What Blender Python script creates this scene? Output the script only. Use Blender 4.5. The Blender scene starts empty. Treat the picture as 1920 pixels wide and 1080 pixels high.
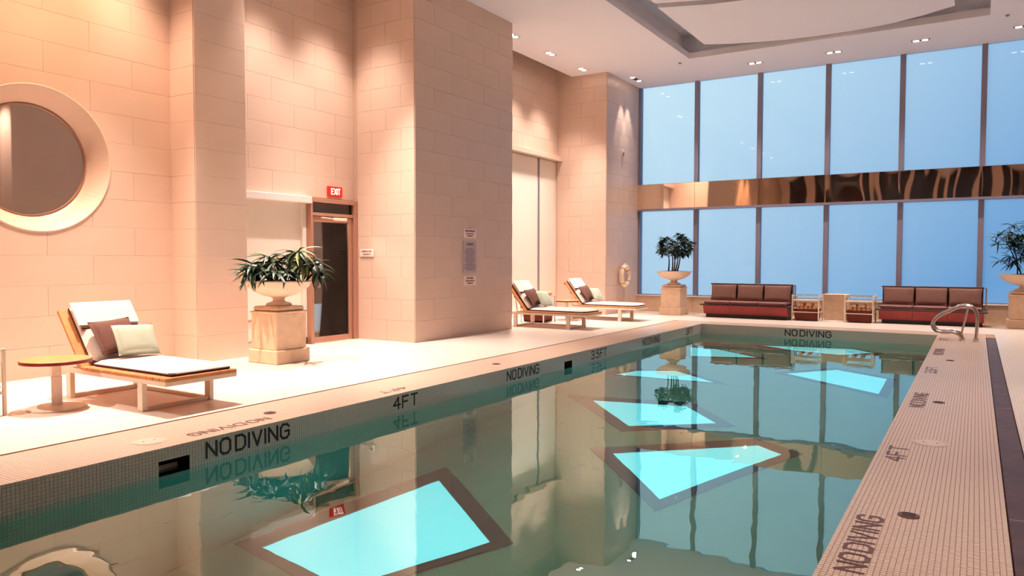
import bpy, math, random
from mathutils import Vector, Matrix, noise
random.seed(7)
S = bpy.context.scene
COL = S.collection
PI = math.pi

# ------------------------------------------------------------------ camera, world, exposure
YAW, PITCH, ROLL, FPX, CAMH = 0.560003658, -0.0385080271, 0.00148362261, 1388.404, 1.4
cam_d = bpy.data.cameras.new('camera')
cam = bpy.data.objects.new('camera', cam_d); COL.objects.link(cam)
fw = Vector((-math.sin(YAW)*math.cos(PITCH), math.cos(YAW)*math.cos(PITCH), math.sin(PITCH)))
rt = Vector((math.cos(YAW), math.sin(YAW), 0)); up = rt.cross(fw)
rt2 = rt*math.cos(ROLL)+up*math.sin(ROLL); up2 = -rt*math.sin(ROLL)+up*math.cos(ROLL)
mw = Matrix((rt2, up2, -fw)).transposed().to_4x4(); mw.translation = Vector((0, 0, CAMH))
cam.matrix_world = mw
cam_d.sensor_width = 36; cam_d.lens = FPX*36/1920; cam_d.clip_start = 0.05; cam_d.clip_end = 200
S.camera = cam
S.view_settings.view_transform = 'Standard'; S.view_settings.look = 'None'
S.view_settings.gamma = 1; S.view_settings.use_curve_mapping = False
S.view_settings.exposure = 0.46
c = S.cycles
c.max_bounces = 10; c.diffuse_bounces = 4; c.glossy_bounces = 5; c.transmission_bounces = 6; c.transparent_max_bounces = 8
c.sample_clamp_indirect = 6; c.use_denoising = True; c.blur_glossy = 0.5

w = bpy.data.worlds.new('dusk_sky'); S.world = w; w.use_nodes = True
nt = w.node_tree; nt.nodes.clear()
wo = nt.nodes.new('ShaderNodeOutputWorld'); bg = nt.nodes.new('ShaderNodeBackground')
tc = nt.nodes.new('ShaderNodeTexCoord'); dp = nt.nodes.new('ShaderNodeVectorMath'); dp.operation = 'DOT_PRODUCT'
dp.inputs[1].default_value = Vector((-0.70, 0.35, 0.65)).normalized()      # last glow of the evening
rp = nt.nodes.new('ShaderNodeValToRGB')
rp.color_ramp.elements[0].position = 0.33; rp.color_ramp.elements[0].color = (0.12, 0.29, 0.54, 1)
rp.color_ramp.elements[1].position = 0.76; rp.color_ramp.elements[1].color = (1.0, 1.0, 0.93, 1)
nt.links.new(tc.outputs['Generated'], dp.inputs[0]); nt.links.new(dp.outputs['Value'], rp.inputs[0])
nt.links.new(rp.outputs[0], bg.inputs[0]); nt.links.new(bg.outputs[0], wo.inputs[0]); bg.inputs[1].default_value = 1.0

WARM = (1.0, 0.70, 0.47); PALE = (1.0, 0.86, 0.75)
def spot(name, loc, target, power, size=60, blend=0.7, col=WARM, rad=0.05):
    l = bpy.data.lights.new(name, 'SPOT'); l.energy = power; l.spot_size = math.radians(size); l.spot_blend = blend
    l.color = col; l.shadow_soft_size = rad
    o = bpy.data.objects.new(name, l); COL.objects.link(o); o.location = loc
    o.rotation_euler = (Vector(target)-Vector(loc)).to_track_quat('-Z', 'Y').to_euler()
    return o
ZC = 6.1
PW = 1.0
# wall washers in the ceiling beside the left wall, then the general downlights
AMBER = (1.0, 0.58, 0.31)
for y in (2.2, 3.7, 5.1): spot('wall_wash_lamp', (-8.45, y, 6.02), (-9.3, y, 1.8), 330, 80, 1.0, AMBER, 0.15)
for y in (7.5, 8.8): spot('wall_wash_lamp', (-8.5, y, 6.02), (-9.1, y+0.25, 0.8), 330, 76, 1.0, PALE, 0.15)
for y in (13.4, 14.9, 16.1): spot('wall_wash_lamp', (-8.4, y, 6.02), (-9.3, y+0.1, 1.2), 330, 76, 1.0, PALE, 0.15)
for y, p_ in ((1.6, 900), (4.8, 1900), (8.3, 1700)): spot('ceiling_downlight_lamp', (-8.1, y, 6.02), (-7.2, y, 0), p_, 70, 0.9, PALE)
for y in (13.35, 14.95, 16.2): spot('ceiling_downlight_lamp', (-8.35, y, 6.02), (-7.8, y, 0), 620, 62, 0.9, PALE)
for y in (18.0, 18.42): spot('scallop_lamp', (-7.68, y, 6.04), (-7.84, y, 0), 130, 44, 0.6, PALE, 0.03)
for x in (-6.3, -4.6, -2.84, -1.12, 0.7, 2.4): spot('ceiling_downlight_lamp', (x, 18.22, 6.02), (x, 17.8, 0), 420, 80, 1.0, PALE)
for y in (-1, 3.5, 8.0, 12.5): spot('ceiling_downlight_lamp', (0.9, y, 6.02), (-0.1, y+0.8, 0), 560, 58, 1.0, PALE)
spot('added_pillar_spot', (-8.9, 5.2, 6.02), (-9.1, 6.2, 1.6), 190, 50, 1.0, PALE, 0.12)  # extra spot added to brighten the slim pillar's camera-facing side
spot('added_pillar_spot', (3.1, 9.2, 6.02), (3.2, 9.77, 2), 300, 80, 1.0, PALE)  # unseen spot added to light the near side of the mirrored pillar
def area(name, loc, sx, sy, power, col, rot=(0, 0, 0)):
    l = bpy.data.lights.new(name, 'AREA'); l.shape = 'RECTANGLE'; l.size = sx; l.size_y = sy; l.energy = power; l.color = col
    o = bpy.data.objects.new(name, l); COL.objects.link(o); o.location = loc; o.rotation_euler = rot
    return o

# ------------------------------------------------------------------ materials
def lin(r, g, b):
    f = lambda v: (v/255/12.92) if v/255 <= 0.04045 else ((v/255+0.055)/1.055)**2.4
    return (f(r), f(g), f(b), 1)
def mat(name, col, rough=0.5, metal=0.0, noise_s=None, noise_a=0.08, bump=0.0, bump_s=40, emit=None, es=0, spec=None, coat=0):
    m = bpy.data.materials.new(name); m.use_nodes = True
    t = m.node_tree; b = t.nodes['Principled BSDF']
    b.inputs['Roughness'].default_value = rough; b.inputs['Metallic'].default_value = metal
    b.inputs['Base Color'].default_value = col
    if spec is not None: b.inputs['Specular IOR Level'].default_value = spec
    if coat: b.inputs['Coat Weight'].default_value = coat
    co = t.nodes.new('ShaderNodeTexCoord')
    if noise_s:
        n = t.nodes.new('ShaderNodeTexNoise'); n.inputs['Scale'].default_value = noise_s; n.inputs['Detail'].default_value = 5
        r = t.nodes.new('ShaderNodeValToRGB')
        r.color_ramp.elements[0].position = 0.3; r.color_ramp.elements[1].position = 0.7
        r.color_ramp.elements[0].color = tuple(max(0, v*(1-noise_a)) for v in col[:3])+(1,)
        r.color_ramp.elements[1].color = tuple(min(1, v*(1+noise_a)) for v in col[:3])+(1,)
        t.links.new(co.outputs['Object'], n.inputs['Vector']); t.links.new(n.outputs['Fac'], r.inputs[0]); t.links.new(r.outputs[0], b.inputs['Base Color'])
    if bump:
        n2 = t.nodes.new('ShaderNodeTexNoise'); n2.inputs['Scale'].default_value = bump_s; n2.inputs['Detail'].default_value = 3
        bp = t.nodes.new('ShaderNodeBump'); bp.inputs['Strength'].default_value = bump; bp.inputs['Distance'].default_value = 0.01
        t.links.new(co.outputs['Object'], n2.inputs['Vector']); t.links.new(n2.outputs['Fac'], bp.inputs['Height']); t.links.new(bp.outputs[0], b.inputs['Normal'])
    if emit:
        b.inputs['Emission Color'].default_value = emit; b.inputs['Emission Strength'].default_value = es
    return m
WALLC = lin(220, 190, 172)
M = {}
M['wall'] = mat('cream_wall_tile', WALLC, 0.32, noise_s=1.5, noise_a=0.03)
M['wall_grout'] = mat('wall_grout', lin(208, 176, 154), 0.8)
M['ceiling'] = mat('ceiling_plaster', lin(247, 244, 250), 0.85)
M['mosaic'] = mat('peach_mosaic_tile', lin(232, 205, 186), 0.28, noise_s=60, noise_a=0.05)
M['grout'] = mat('mosaic_grout', lin(184, 138, 112), 0.8)
M['stone'] = mat('warm_cast_stone', lin(228, 194, 164), 0.6, noise_s=9, noise_a=0.08, bump=0.15, bump_s=60)
M['urn'] = mat('pale_urn_stone', lin(232, 204, 180), 0.5, noise_s=7, noise_a=0.06)
M['drain'] = mat('drain_channel_dark', lin(150, 100, 76), 0.6)
M['slate'] = mat('dark_slate', lin(86, 54, 54), 0.45, noise_s=6, noise_a=0.3, bump=0.1)
M['ink'] = mat('dark_mosaic_letter', lin(40, 28, 34), 0.35)
M['deckink'] = mat('brown_mosaic_letter', lin(108, 58, 52), 0.4)
M['whitemetal'] = mat('cream_painted_metal', lin(240, 222, 204), 0.35)
M['terry'] = mat('white_terry_towelling', lin(240, 226, 218), 0.95, noise_s=80, noise_a=0.04, bump=0.5, bump_s=220)
M['piping'] = mat('dark_brown_fabric', lin(86, 40, 38), 0.85, bump=0.2, bump_s=200)
M['brownpillow'] = mat('brown_woven_fabric', lin(120, 78, 66), 0.85, noise_s=120, noise_a=0.25, bump=0.4, bump_s=150)
M['sage'] = mat('pale_sage_satin', lin(200, 205, 184), 0.5, noise_s=6, noise_a=0.06, bump=0.15, bump_s=30)
M['teak'] = mat('orange_teak', lin(214, 140, 84), 0.45, noise_s=14, noise_a=0.14)
M['redteak'] = mat('red_brown_teak', lin(150, 40, 36), 0.4, noise_s=10, noise_a=0.15)
M['sofa'] = mat('russet_sofa_fabric', lin(136, 96, 86), 0.7, noise_s=40, noise_a=0.1, bump=0.25, bump_s=120)
M['sofaseat'] = mat('maroon_seat_fabric', lin(118, 62, 60), 0.7, noise_s=40, noise_a=0.1, bump=0.2, bump_s=120)
M['paleedge'] = mat('pale_seat_piping', lin(190, 160, 156), 0.5)
M['black'] = mat('near_black_plinth', lin(30, 16, 18), 0.5)
M['darkwood'] = mat('dark_brown_wood', lin(70, 36, 34), 0.4, noise_s=8, noise_a=0.2)
M['bronze'] = mat('bronze_metal', lin(184, 136, 116), 0.35, metal=0.35)
M['railm'] = mat('polished_steel_rail', lin(196, 176, 172), 0.16, metal=1.0)
M['steel'] = mat('brushed_steel', lin(180, 170, 168), 0.3, metal=0.9)
M['mullion'] = mat('grey_mauve_mullion', lin(140, 132, 150), 0.4)
M['leaf'] = mat('dark_green_leaf', lin(34, 54, 36), 0.35, noise_s=9, noise_a=0.35)
M['leaf2'] = mat('olive_green_leaf', lin(120, 128, 70), 0.4, noise_s=9, noise_a=0.3)
M['stem'] = mat('brown_plant_stem', lin(70, 60, 44), 0.7)
M['soil'] = mat('dark_potting_soil', lin(52, 28, 24), 0.95, noise_s=40, noise_a=0.4, bump=1, bump_s=40)
M['towel'] = mat('peach_towel', lin(238, 176, 132), 0.95, bump=0.5, bump_s=150)
M['basket'] = mat('red_brown_basket', lin(120, 46, 38), 0.7, noise_s=60, noise_a=0.3, bump=0.6, bump_s=90)
M['exit'] = mat('red_exit_plate', lin(190, 30, 24), 0.4, emit=lin(205, 36, 26), es=0.35)
M['white'] = mat('white_print', lin(245, 238, 232), 0.5)
M['exitw'] = mat('white_exit_letters', lin(250, 240, 235), 0.5, emit=(1, 0.9, 0.85, 1), es=0.5)
M['signp'] = mat('pale_sign_plate', lin(244, 222, 214), 0.35)
M['signg'] = mat('grey_sign_plate', lin(188, 172, 176), 0.3)
M['signt'] = mat('sign_print_brown', lin(140, 92, 84), 0.6)
M['lamp'] = mat('downlight_lamp_glow', (1, 1, 1, 1), 0.4, emit=(1, 0.86, 0.74, 1), es=14)
M['trimw'] = mat('white_fixture_trim', lin(225, 212, 206), 0.5)
M['shade'] = mat('pale_roller_shade', lin(240, 228, 216), 0.8)
M['ring'] = mat('cream_life_ring', lin(246, 226, 200), 0.5)
M['mirror'] = mat('round_mirror_glass', (0.78, 0.74, 0.72, 1), 0.02, metal=1.0)
M['copper'] = mat('polished_copper_mirror', (0.97, 0.80, 0.66, 1), 0.035, metal=1.0)
M['darkglass'] = mat('dark_glass', lin(26, 18, 24), 0.06, spec=0.6)
M['pooltile'] = mat('pale_green_pool_tile', lin(140, 196, 178), 0.5, noise_s=2, noise_a=0.04)
M['lens'] = mat('glowing_turquoise_lens', (0.2, 0.85, 0.95, 1), 0.5, emit=(0.22, 0.88, 1.0, 1), es=0.78)
M['lensframe'] = mat('dark_grey_light_frame', lin(50, 60, 72), 0.5)
M['bluewhite'] = mat('added_blue_gleam', lin(150, 190, 205), 0.5, emit=(0.35, 0.62, 0.75, 1), es=0.9)  # emission stands in for the pale blue brightness low in the door glass

def brickmat(name, col, grout, size, gap, rough=0.35):
    m = mat(name, col, rough); t = m.node_tree; b = t.nodes['Principled BSDF']
    co = t.nodes.new('ShaderNodeTexCoord'); br = t.nodes.new('ShaderNodeTexBrick')
    br.offset = 0; br.inputs['Color1'].default_value = col; br.inputs['Color2'].default_value = tuple(v*0.96 for v in col[:3])+(1,)
    br.inputs['Mortar'].default_value = grout; br.inputs['Scale'].default_value = 1
    br.inputs['Brick Width'].default_value = size; br.inputs['Row Height'].default_value = size
    br.inputs['Mortar Size'].default_value = gap; br.inputs['Mortar Smooth'].default_value = 0.3
    t.links.new(co.outputs['Object'], br.inputs['Vector']); t.links.new(br.outputs['Color'], b.inputs['Base Color'])
    return m
M['deck'] = brickmat('small_cream_deck_mosaic', lin(240, 226, 215), lin(206, 176, 156), 0.03, 0.0018)

# frosted window glass: part clear, part scattering, with a reflective face
def frosted():
    m = bpy.data.materials.new('frosted_window_glass'); m.use_nodes = True
    t = m.node_tree; t.nodes.clear()
    o = t.nodes.new('ShaderNodeOutputMaterial'); mx = t.nodes.new('ShaderNodeMixShader'); mx2 = t.nodes.new('ShaderNodeMixShader')
    tr = t.nodes.new('ShaderNodeBsdfTransparent'); tl = t.nodes.new('ShaderNodeBsdfTranslucent'); gl = t.nodes.new('ShaderNodeBsdfGlossy')
    fr = t.nodes.new('ShaderNodeFresnel'); fr.inputs['IOR'].default_value = 1.35
    tr.inputs[0].default_value = (0.80, 0.92, 0.98, 1); tl.inputs[0].default_value = (0.8, 0.9, 0.95, 1)
    gl.inputs['Roughness'].default_value = 0.02
    mx.inputs[0].default_value = 0.2
    t.links.new(tr.outputs[0], mx.inputs[1]); t.links.new(tl.outputs[0], mx.inputs[2])
    t.links.new(fr.outputs[0], mx2.inputs[0]); t.links.new(mx.outputs[0], mx2.inputs[1]); t.links.new(gl.outputs[0], mx2.inputs[2])
    t.links.new(mx2.outputs[0], o.inputs[0]); return m
M['glass'] = frosted()
def clearglass():
    m = bpy.data.materials.new('clear_door_glass'); m.use_nodes = True
    t = m.node_tree; t.nodes.clear()
    o = t.nodes.new('ShaderNodeOutputMaterial'); mx2 = t.nodes.new('ShaderNodeMixShader')
    tr = t.nodes.new('ShaderNodeBsdfTransparent'); gl = t.nodes.new('ShaderNodeBsdfGlossy'); fr = t.nodes.new('ShaderNodeFresnel')
    tr.inputs[0].default_value = (0.75, 0.75, 0.75, 1); gl.inputs['Roughness'].default_value = 0.01; fr.inputs[0].default_value = 1.45
    t.links.new(fr.outputs[0], mx2.inputs[0]); t.links.new(tr.outputs[0], mx2.inputs[1]); t.links.new(gl.outputs[0], mx2.inputs[2])
    t.links.new(mx2.outputs[0], o.inputs[0]); return m
M['clear'] = clearglass()
def watermat():
    m = bpy.data.materials.new('pool_water'); m.use_nodes = True
    t = m.node_tree; t.nodes.clear()
    o = t.nodes.new('ShaderNodeOutputMaterial'); g = t.nodes.new('ShaderNodeBsdfGlass')
    g.inputs['IOR'].default_value = 1.333; g.inputs['Roughness'].default_value = 0.0; g.inputs['Color'].default_value = (0.76, 0.97, 0.92, 1)
    co = t.nodes.new('ShaderNodeTexCoord'); mp = t.nodes.new('ShaderNodeMapping'); mp.inputs['Scale'].default_value = (1.0, 0.75, 1)
    n = t.nodes.new('ShaderNodeTexNoise'); n.inputs['Scale'].default_value = 2.6; n.inputs['Detail'].default_value = 2.2
    b = t.nodes.new('ShaderNodeBump'); b.inputs['Strength'].default_value = 0.10; b.inputs['Distance'].default_value = 0.017
    t.links.new(co.outputs['Object'], mp.inputs[0]); t.links.new(mp.outputs[0], n.inputs['Vector'])
    t.links.new(n.outputs['Fac'], b.inputs['Height']); t.links.new(b.outputs[0], g.inputs['Normal'])
    gl = t.nodes.new('ShaderNodeBsdfGlossy'); gl.inputs['Roughness'].default_value = 0.0; gl.inputs[0].default_value = (1, 1, 1, 1)
    mx = t.nodes.new('ShaderNodeMixShader'); mx.inputs[0].default_value = 0.18
    t.links.new(b.outputs[0], gl.inputs['Normal']); t.links.new(g.outputs[0], mx.inputs[1]); t.links.new(gl.outputs[0], mx.inputs[2])
    t.links.new(mx.outputs[0], o.inputs[0]); return m
M['water'] = watermat()

# ------------------------------------------------------------------ mesh helpers
class MB:
    def __init__(s): s.v = []; s.f = []
    def add(s, v, f):
        k = len(s.v); s.v += [tuple(p) for p in v]; s.f += [tuple(i+k for i in q) for q in f]; return s
    def box(s, x0, x1, y0, y1, z0, z1, b=0.0):
        if b <= 0:
            v = [(x, y, z) for z in (z0, z1) for y in (y0, y1) for x in (x0, x1)]
            return s.add(v, [(0, 2, 3, 1), (4, 5, 7, 6), (0, 1, 5, 4), (2, 6, 7, 3), (0, 4, 6, 2), (1, 3, 7, 5)])
        b = min(b, (x1-x0)*.49, (y1-y0)*.49, (z1-z0)*.49)
        v = []; idx = {}
        X = (x0, x1); Y = (y0, y1); Z = (z0, z1); sg = (1, -1)
        for i in (0, 1):
            for j in (0, 1):
                for k in (0, 1):
                    idx[i, j, k] = len(v)
                    v += [(X[i], Y[j]+sg[j]*b, Z[k]+sg[k]*b), (X[i]+sg[i]*b, Y[j], Z[k]+sg[k]*b), (X[i]+sg[i]*b, Y[j]+sg[j]*b, Z[k])]
        f = []
        I = idx
        def orient(q, n):
            a, b_, c_ = (Vector(v[q[0]]), Vector(v[q[1]]), Vector(v[q[2]]))
            return q if (b_-a).cross(c_-a).dot(n) > 0 else q[::-1]
        for i in (0, 1):
            n = Vector((-1+2*i, 0, 0)); f.append(orient((I[i,0,0], I[i,1,0], I[i,1,1], I[i,0,1]), n))
            n = Vector((0, -1+2*i, 0)); f.append(orient((I[0,i,0]+1, I[1,i,0]+1, I[1,i,1]+1, I[0,i,1]+1), n))
            n = Vector((0, 0, -1+2*i)); f.append(orient((I[0,0,i]+2, I[1,0,i]+2, I[1,1,i]+2, I[0,1,i]+2), n))
        for a in (0, 1):
            for c_ in (0, 1):
                n = Vector((0, -1+2*a, -1+2*c_)); f.append(orient((I[0,a,c_]+1, I[1,a,c_]+1, I[1,a,c_]+2, I[0,a,c_]+2), n))
                n = Vector((-1+2*a, 0, -1+2*c_)); f.append(orient((I[a,0,c_], I[a,1,c_], I[a,1,c_]+2, I[a,0,c_]+2), n))
                n = Vector((-1+2*a, -1+2*c_, 0)); f.append(orient((I[a,c_,0], I[a,c_,1], I[a,c_,1]+1, I[a,c_,0]+1), n))
        for (i, j, k), q in I.items():
            f.append(orient((q, q+1, q+2), Vector((-1+2*i, -1+2*j, -1+2*k))))
        return s.add(v, f)
    def tube(s, pts, r, n=8, closed=False, r2=None):
        pts = [Vector(p) for p in pts]; m = len(pts); k = len(s.v); ref = None
        for i, p in enumerate(pts):
            a = pts[(i-1) % m] if (closed or i) else p; b = pts[(i+1) % m] if (closed or i < m-1) else p
            d = (b-a).normalized()
            if ref is None:
                ref = Vector((0, 0, 1)) if abs(d.z) < 0.9 else Vector((1, 0, 0))
            u = (ref-d*ref.dot(d)).normalized(); ref = u; w_ = d.cross(u)
            rr = r if r2 is None else r+(r2-r)*i/(m-1)
            for j in range(n):
                t = 2*PI*j/n; s.v.append(tuple(p+u*math.cos(t)*rr+w_*math.sin(t)*rr))
        for i in range(m if closed else m-1):
            for j in range(n):
                a = k+i*n+j; b = k+i*n+(j+1) % n; c2 = k+((i+1) % m)*n+(j+1) % n; d = k+((i+1) % m)*n+j
                s.f.append((a, b, c2, d))
        if not closed:
            s.f.append(tuple(k+j for j in range(n))[::-1]); s.f.append(tuple(k+(m-1)*n+j for j in range(n)))
        return s
    def lathe(s, prof, n=32, c=(0, 0, 0), axis='z', cap=True):
        k = len(s.v)
        for (r, z) in prof:
            for j in range(n):
                t = 2*PI*j/n; x, y = r*math.cos(t), r*math.sin(t)
                if axis == 'z': p = (c[0]+x, c[1]+y, c[2]+z)
                else: p = (c[0]+z, c[1]+x, c[2]+y)
                s.v.append(p)
        for i in range(len(prof)-1):
            for j in range(n):
                s.f.append((k+i*n+j, k+i*n+(j+1) % n, k+(i+1)*n+(j+1) % n, k+(i+1)*n+j))
        if cap and prof[0][0] > 1e-6: s.f.append(tuple(k+j for j in range(n))[::-1])
        if cap and prof[-1][0] > 1e-6: s.f.append(tuple(k+(len(prof)-1)*n+j for j in range(n)))
        return s
    def prism(s, poly, z0, z1, axis='z'):
        n = len(poly)
        if axis == 'z': P = lambda a, b, h: (a, b, h)
        elif axis == 'y': P = lambda a, b, h: (a, h, b)
        else: P = lambda a, b, h: (h, a, b)
        v = [P(a, b, z0) for a, b in poly]+[P(a, b, z1) for a, b in poly]
        f = [tuple(range(n))[::-1], tuple(range(n, 2*n))]+[(i, (i+1) % n, n+(i+1) % n, n+i) for i in range(n)]
        return s.add(v, f)
    def cushion(s, w_, d, h, mtx=None, n=14, puff=0.5, thin=0.25):
        """soft pillow centred at origin, w_ along x, d along y, h thick along z"""
        mtx = mtx or Matrix.Identity(4); k = len(s.v)
        for sgn in (1, -1):
            for i in range(n+1):
                for j in range(n+1):
                    a = -1+2*i/n; b = -1+2*j/n
                    e = ((1-abs(a)**3.2)*(1-abs(b)**3.2)); e = max(e, 0)**puff
                    pin = 1-0.05*(1-abs(b)**2)*abs(a)**6; pin2 = 1-0.05*(1-abs(a)**2)*abs(b)**6
                    wr = 0.02*h*noise.noise(Vector((a*2.3, b*2.3, sgn*3+w_)))
                    s.v.append(tuple(mtx @ Vector((a*w_/2*pin, b*d/2*pin2, sgn*(h/2*(thin*(0.12)+(1-thin*0.12)*e))+wr))))
        N = (n+1)*(n+1)
        for i in range(n):
            for j in range(n):
                a = k+i*(n+1)+j; s.f.append((a, a+n+1, a+n+2, a+1))
                a += N; s.f.append((a, a+1, a+n+2, a+n+1))
        ring = [i*(n+1) for i in range(n+1)]+[n*(n+1)+j for j in range(1, n+1)]+[i*(n+1)+n for i in range(n-1, -1, -1)]+[j for j in range(n-1, 0, -1)]
        for q in range(len(ring)):
            a, b = ring[q], ring[(q+1) % len(ring)]; s.f.append((k+a, k+b, k+N+b, k+N+a))
        return s
    def build(s, name, m, parent=None, smooth=False, loc=None, label=None, kind=None):
        me = bpy.data.meshes.new(name); me.from_pydata(s.v, [], s.f); me.update()
        me.materials.append(m if not isinstance(m, str) else M[m])
        if smooth: me.polygons.foreach_set('use_smooth', [True]*len(me.polygons))
        o = bpy.data.objects.new(name, me); COL.objects.link(o)
        if parent: o.parent = parent
        if loc: o.location = loc
        if label: o['label'] = label
        if kind: o['kind'] = kind
        return o
def tag(o, label, cat, group=None, kind=None):
    o['label'] = label; o['category'] = cat
    if group: o['group'] = group
    if kind: o['kind'] = kind
    return o
def struct(o, label=None):
    o['kind'] = 'structure'
    if label: o['label'] = label
    return o
def thing(name, loc, label, cat, group=None, rz=0):
    o = bpy.data.objects.new(name, None); COL.objects.link(o); o.empty_display_size = 0.1
    o.location = loc; o.rotation_euler = (0, 0, rz); return tag(o, label, cat, group)
def copy_tree(o, parent=None):
    n = o.copy(); COL.objects.link(n)
    if parent is not None: n.parent = parent
    for ch in [x for x in list(COL.objects) if x.parent == o]: copy_tree(ch, n)
    return n
def smooth_curve(pts, k=6):
    P = [Vector(p) for p in pts]; out = []
    for i in range(len(P)-1):
        a, b, c_, d = P[max(i-1, 0)], P[i], P[i+1], P[min(i+2, len(P)-1)]
        for j in range(k):
            t = j/k
            out.append(0.5*((2*b)+(-a+c_)*t+(2*a-5*b+4*c_-d)*t*t+(-a+3*b-3*c_+d)*t**3))
    return out+[P[-1]]
def child(o, name):
    return [x for x in COL.objects if x.parent == o and x.name.split('.')[0] == name]

# ------------------------------------------------------------------ the setting
XL, XP, Y0, YF, XR = -9.35, -7.95, -4.5, 19.25, 3.4       # left wall, pillar face, back wall, window wall, right wall
PX0, PX1, PY0, PY1, WZ = -5.08, -0.59, -2.0, 15.93, -0.2  # pool
ROW = 0.36
# floor
G = 0.004
mb = MB()
mb.box(XL-1.2, -5.88, Y0, YF+0.3, -0.07, 0).box(0.32, XR, Y0, YF+0.3, -0.07, 0)
mb.box(-5.88, 0.32, 16.55, YF+0.3, -0.07, 0).box(-5.88, 0.32, Y0, PY0-0.5, -0.07, 0)
floor = struct(mb.build('floor', 'deck'), 'cream mosaic pool deck')
mb = MB()
mb.box(-5.84, PX0-0.012, PY0-0.5, 16.50, -0.07, -G).box(PX1+0.003, 0.17, PY0-0.5, 16.50, -0.07, -G).box(PX0-0.012, PX1+0.003, PY1+0.012, 16.50, -0.07, -G).box(PX0, PX1, PY0-0.5, PY0-0.01, -0.07, -G)
mb.box(0.17, 0.32, 15.9, 16.50, -0.07, -G)
mb.build('coping_bed', 'grout', floor)
def tilegrid(u0, u1, v0, v1, pitch, gap, h, fn, skip=None, jit=0.0003):
    vs = []; fs = []
    nu = max(1, round((u1-u0)/pitch)); nv = max(1, round((v1-v0)/pitch)); du = (u1-u0)/nu; dv = (v1-v0)/nv
    for i in range(nu):
        for j in range(nv):
            a0 = u0+i*du+gap/2; a1 = a0+du-gap; b0 = v0+j*dv+gap/2; b1 = b0+dv-gap
            if skip and skip((a0+a1)/2, (b0+b1)/2): continue
            k = len(vs); hh = h+random.uniform(-jit, jit)
            vs += [fn(a0, b0, 0), fn(a1, b0, 0), fn(a1, b1, 0), fn(a0, b1, 0), fn(a0, b0, hh), fn(a1, b0, hh), fn(a1, b1, hh), fn(a0, b1, hh)]
            fs += [(k+4, k+5, k+6, k+7), (k, k+1, k+5, k+4), (k+1, k+2, k+6, k+5), (k+2, k+3, k+7, k+6), (k+3, k, k+4, k+7)]
    m = MB(); m.v = vs; m.f = fs; return m
flat = lambda a, b, h: (a, b, -G+h)
P = 0.0253
tilegrid(PX1, 0.17, 1.6, 16.5, P, 0.0038, G, flat).build('mosaic_tiles', 'mosaic', floor, kind='stuff', label='ribbed peach mosaic along the right pool edge')
tilegrid(-5.84, PX0, 1.2, 16.5, P, 0.0034, G, flat).build('mosaic_tiles', 'mosaic', floor, kind='stuff')
tilegrid(PX0, PX1, PY1, 16.5, P, 0.0034, G, flat).build('mosaic_tiles', 'mosaic', floor, kind='stuff')
# long drain slot beside the left coping
mb = MB().box(-5.88, -5.84, Y0, 16.55, -0.07, -0.012).box(-5.84, 0.32, 16.50, 16.55, -0.07, -0.012)
mb.build('drain_slot', 'drain', floor, label='narrow brown drain slot along the deck')
# dark slate strip on the right, one slab after another
y = 1.2
slab = MB().box(0.175, 0.315, 0, 0.895, -0.05, -0.006, 0.004)
first = None
while y < 15.8:
    if first is None: first = slab.build('slate_slab', 'slate', floor, loc=(0, y, 0))
    else:
        n_ = first.copy(); COL.objects.link(n_); n_.location = (0, y, random.uniform(-0.001, 0.001))
    y += 0.9
MB().box(0.17, 0.32, Y0, 15.9, -0.07, -0.03).build('strip_bed', 'black', floor)

# pool basin
zf = lambda yy: -2.1+0.065*(yy-4.5)
HOLES = [(3.20, 3.46), (9.56, 9.80)]; HZ0, HZ1 = -0.245, -0.10
mb = MB()
def quad(m, a, b, c_, d): m.add([a, b, c_, d], [(0, 1, 2, 3)])
xw = PX0-0.006
ys = [PY0]+[q for h in HOLES for q in h]+[PY1]
for i in range(len(ys)-1):
    a, b = ys[i], ys[i+1]
    if (a, b) in HOLES:
        quad(mb, (xw, a, -0.004), (xw, b, -0.004), (xw, b, HZ1), (xw, a, HZ1)); quad(mb, (xw, a, HZ0), (xw, b, HZ0), (xw, b, zf(b)), (xw, a, zf(a)))
    else: quad(mb, (xw, a, -0.004), (xw, b, -0.004), (xw, b, zf(b)), (xw, a, zf(a)))
quad(mb, (PX1, PY1+0.006, -0.004), (xw, PY1+0.006, -0.004), (xw, PY1+0.006, zf(PY1)), (PX1, PY1+0.006, zf(PY1)))
quad(mb, (PX1, PY1, -0.004), (PX1, PY0, -0.004), (PX1, PY0, zf(PY0)), (PX1, PY1, zf(PY1)))
quad(mb, (PX0, PY0, -0.004), (PX1, PY0, -0.004), (PX1, PY0, zf(PY0)), (PX0, PY0, zf(PY0)))
quad(mb, (xw, PY0, zf(PY0)), (PX1, PY0, zf(PY0)), (PX1, PY1, zf(PY1)), (xw, PY1, zf(PY1)))
basin = struct(mb.build('pool_basin', 'pooltile'), 'pale green tiled pool basin')
M['rimtile'] = mat('pale_rim_mosaic', lin(222, 208, 198), 0.25, noise_s=50, noise_a=0.04)
inhole = lambda a, b: any(h[0]-0.004 < a < h[1]+0.004 for h in HOLES) and HZ0 < b < HZ1
tilegrid(1.2, PY1, -0.35, 0.0, P, 0.003, 0.006, lambda a, b, h: (xw+h, a, b), inhole).build('rim_mosaic', 'rimtile', basin, kind='stuff', label='pale mosaic band around the waterline')
tilegrid(PX0, PX1, -0.35, 0.0, P, 0.003, 0.006, lambda a, b, h: (a, PY1+0.006-h, b)).build('rim_mosaic', 'rimtile', basin, kind='stuff')
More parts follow.
